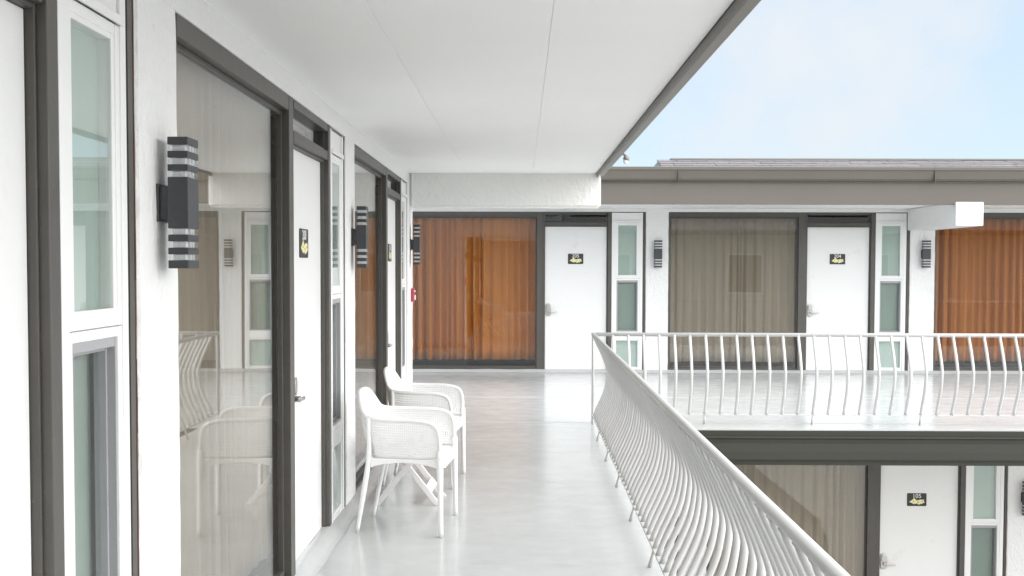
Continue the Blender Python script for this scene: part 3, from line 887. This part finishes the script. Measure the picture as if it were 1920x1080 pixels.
    for i in range(N):
        for a in (0, N):
            bm.faces.new((top[i][a], top[i + 1][a], bot[i + 1][a], bot[i][a])); bm.faces.new((top[a][i], top[a][i + 1], bot[a][i + 1], bot[a][i]))
    build('seat', bm, PLASTIC, t)
    # arched side rails under the arms, front and back rail
    def rail(p0, p1, thick, nrm):
        bm = B(); prev = None; n = 18; p0, p1 = Vector(p0), Vector(p1)
        for k in range(n + 1):
            u = k / n; p = p0.lerp(p1, u); arch = 0.034 * (1 - (2 * u - 1) ** 2) ** 0.75
            q = [bm.verts.new(p + nrm * thick * e + Vector((0, 0, z))) for e, z in ((0.5, 0.448), (0.5, 0.392 + arch), (-0.5, 0.392 + arch), (-0.5, 0.448))]
            if prev:
                for m in range(4): bm.faces.new((prev[m], prev[(m + 1) % 4], q[(m + 1) % 4], q[m]))
            else: bm.faces.new(q)
            prev = q
        bm.faces.new(prev); build('seat_rail', bm, PLASTIC, t, bevel=0.003)
    for s in (1, -1):
        rail((-0.168, 0.250 * s, 0), (0.243, 0.284 * s, 0), 0.014, Vector((0, 1, 0)))
    rail((-0.175, -0.225, 0), (-0.175, 0.225, 0), 0.014, Vector((1, 0, 0)))
    rail((0.246, -0.28, 0), (0.246, 0.28, 0), 0.014, Vector((1, 0, 0)))
    return t
chA = make_chair('nearer white perforated plastic armchair on the grey walkway', (-0.690, 6.832, 0), R(-5))
dup(chA, (-0.712, 8.268, 0), R(-5), 'farther white perforated plastic armchair, partly behind the nearer one')

# ------------------------------------------------------------------ folding side table between them
t = thing('folding_table', 'low white folding table with crossed legs between the two armchairs', 'table', (-0.742, 7.56, 0), R(-2))
bm = B()
ring_frame_top = 0.50
for k in range(6):
    box(bm, W, -0.215 + k * 0.0725, -0.215 + k * 0.0725 + 0.066, -0.23, 0.23, 0.488, 0.504)
box(bm, W, -0.20, 0.20, -0.20, -0.17, 0.468, 0.488); box(bm, W, -0.20, 0.20, 0.17, 0.20, 0.468, 0.488)
build('tabletop', bm, TABLEP, t, bevel=0.003)
def slat(p0, p1, w, th):
    bm = B(); p0, p1 = Vector(p0), Vector(p1); d = (p1 - p0).normalized(); n = Vector((0, 1, 0)); a = d.cross(n).normalized() * w / 2; b = n * th / 2
    # feet cut level with the floor
    k = abs(a.z / d.z) if abs(d.z) > 1e-6 else 0
    lo = [p0 + a - d * (a.z / d.z), p0 - a + d * (a.z / d.z)]; hi = [p1 + a, p1 - a]
    q = [bm.verts.new(v + b * s) for s in (1, -1) for v in (lo[0], lo[1], hi[1], hi[0])]
    for f in ((0, 1, 2, 3), (7, 6, 5, 4), (0, 4, 5, 1), (1, 5, 6, 2), (2, 6, 7, 3), (3, 7, 4, 0)): bm.faces.new([q[i] for i in f])
    return build('leg', bm, TABLEP, t, bevel=0.003)
for s, yo in ((-1, -0.175), (1, 0.175)):
    slat((-0.205, yo, 0.0), (0.172, yo, 0.475), 0.036, 0.018)
    slat((0.205, yo + 0.022 * -s, 0.0), (-0.172, yo + 0.022 * -s, 0.475), 0.036, 0.018)
for sx in (-1, 1):
    bm = B(); q = []
    x0_ = sx * 0.128; zc = 0.097
    d = Vector((-sx * 0.377, 0, 0.475)).normalized(); nn = Vector((d.z * sx, 0, abs(d.x)))
    for yy in (-0.16, 0.16):
        for e, f in ((-1, 0), (1, 0), (1, 1), (-1, 1)):
            q.append(bm.verts.new(Vector((x0_, yy, zc)) + d * 0.030 * e + nn * (0.012 + 0.010 * f)))
    for f in ((0, 1, 2, 3), (7, 6, 5, 4), (0, 4, 5, 1), (1, 5, 6, 2), (2, 6, 7, 3), (3, 7, 4, 0)): bm.faces.new([q[i] for i in f])
    build('stretcher', bm, PLASTIC, t, bevel=0.003)

# ------------------------------------------------------------------ building across the courtyard (behind the camera, reflected in the glass)
opp = thing('siding_building', 'beige lap sided building across the courtyard, reflected in the windows', 'building', (6, -16, ZG))
bm = B(); FO = Fr('world', 0, -16.0)
z = ZG
while z < 3.3:
    prism(bm, FO, [(-0.2, z), (0.022, z), (0.004, z + 0.16), (-0.2, z + 0.16)], -6, 22); z += 0.16
build('wall', bm, SIDING, opp)
for x in (3.2, 9.0, 14.5):
    bm = B(); ring_frame(bm, FO, x, x + 1.6, 0.4, 2.2, 0.08, 0.0, 0.05)
    w_ = build('window', bm, VINYL, opp)
    bm = B(); box(bm, FO, x + 0.08, x + 1.52, 0.026, 0.032, 0.48, 2.12); build('pane', bm, DARK, w_)
bm = B(); prism(bm, FO, [(1.0, 3.2), (1.0, 3.0), (-0.2, 3.0), (-8, 3.2), (-4.5, 5.0)], -6.6, 22.6); build('roof', bm, SHING, opp)
fix(opp)
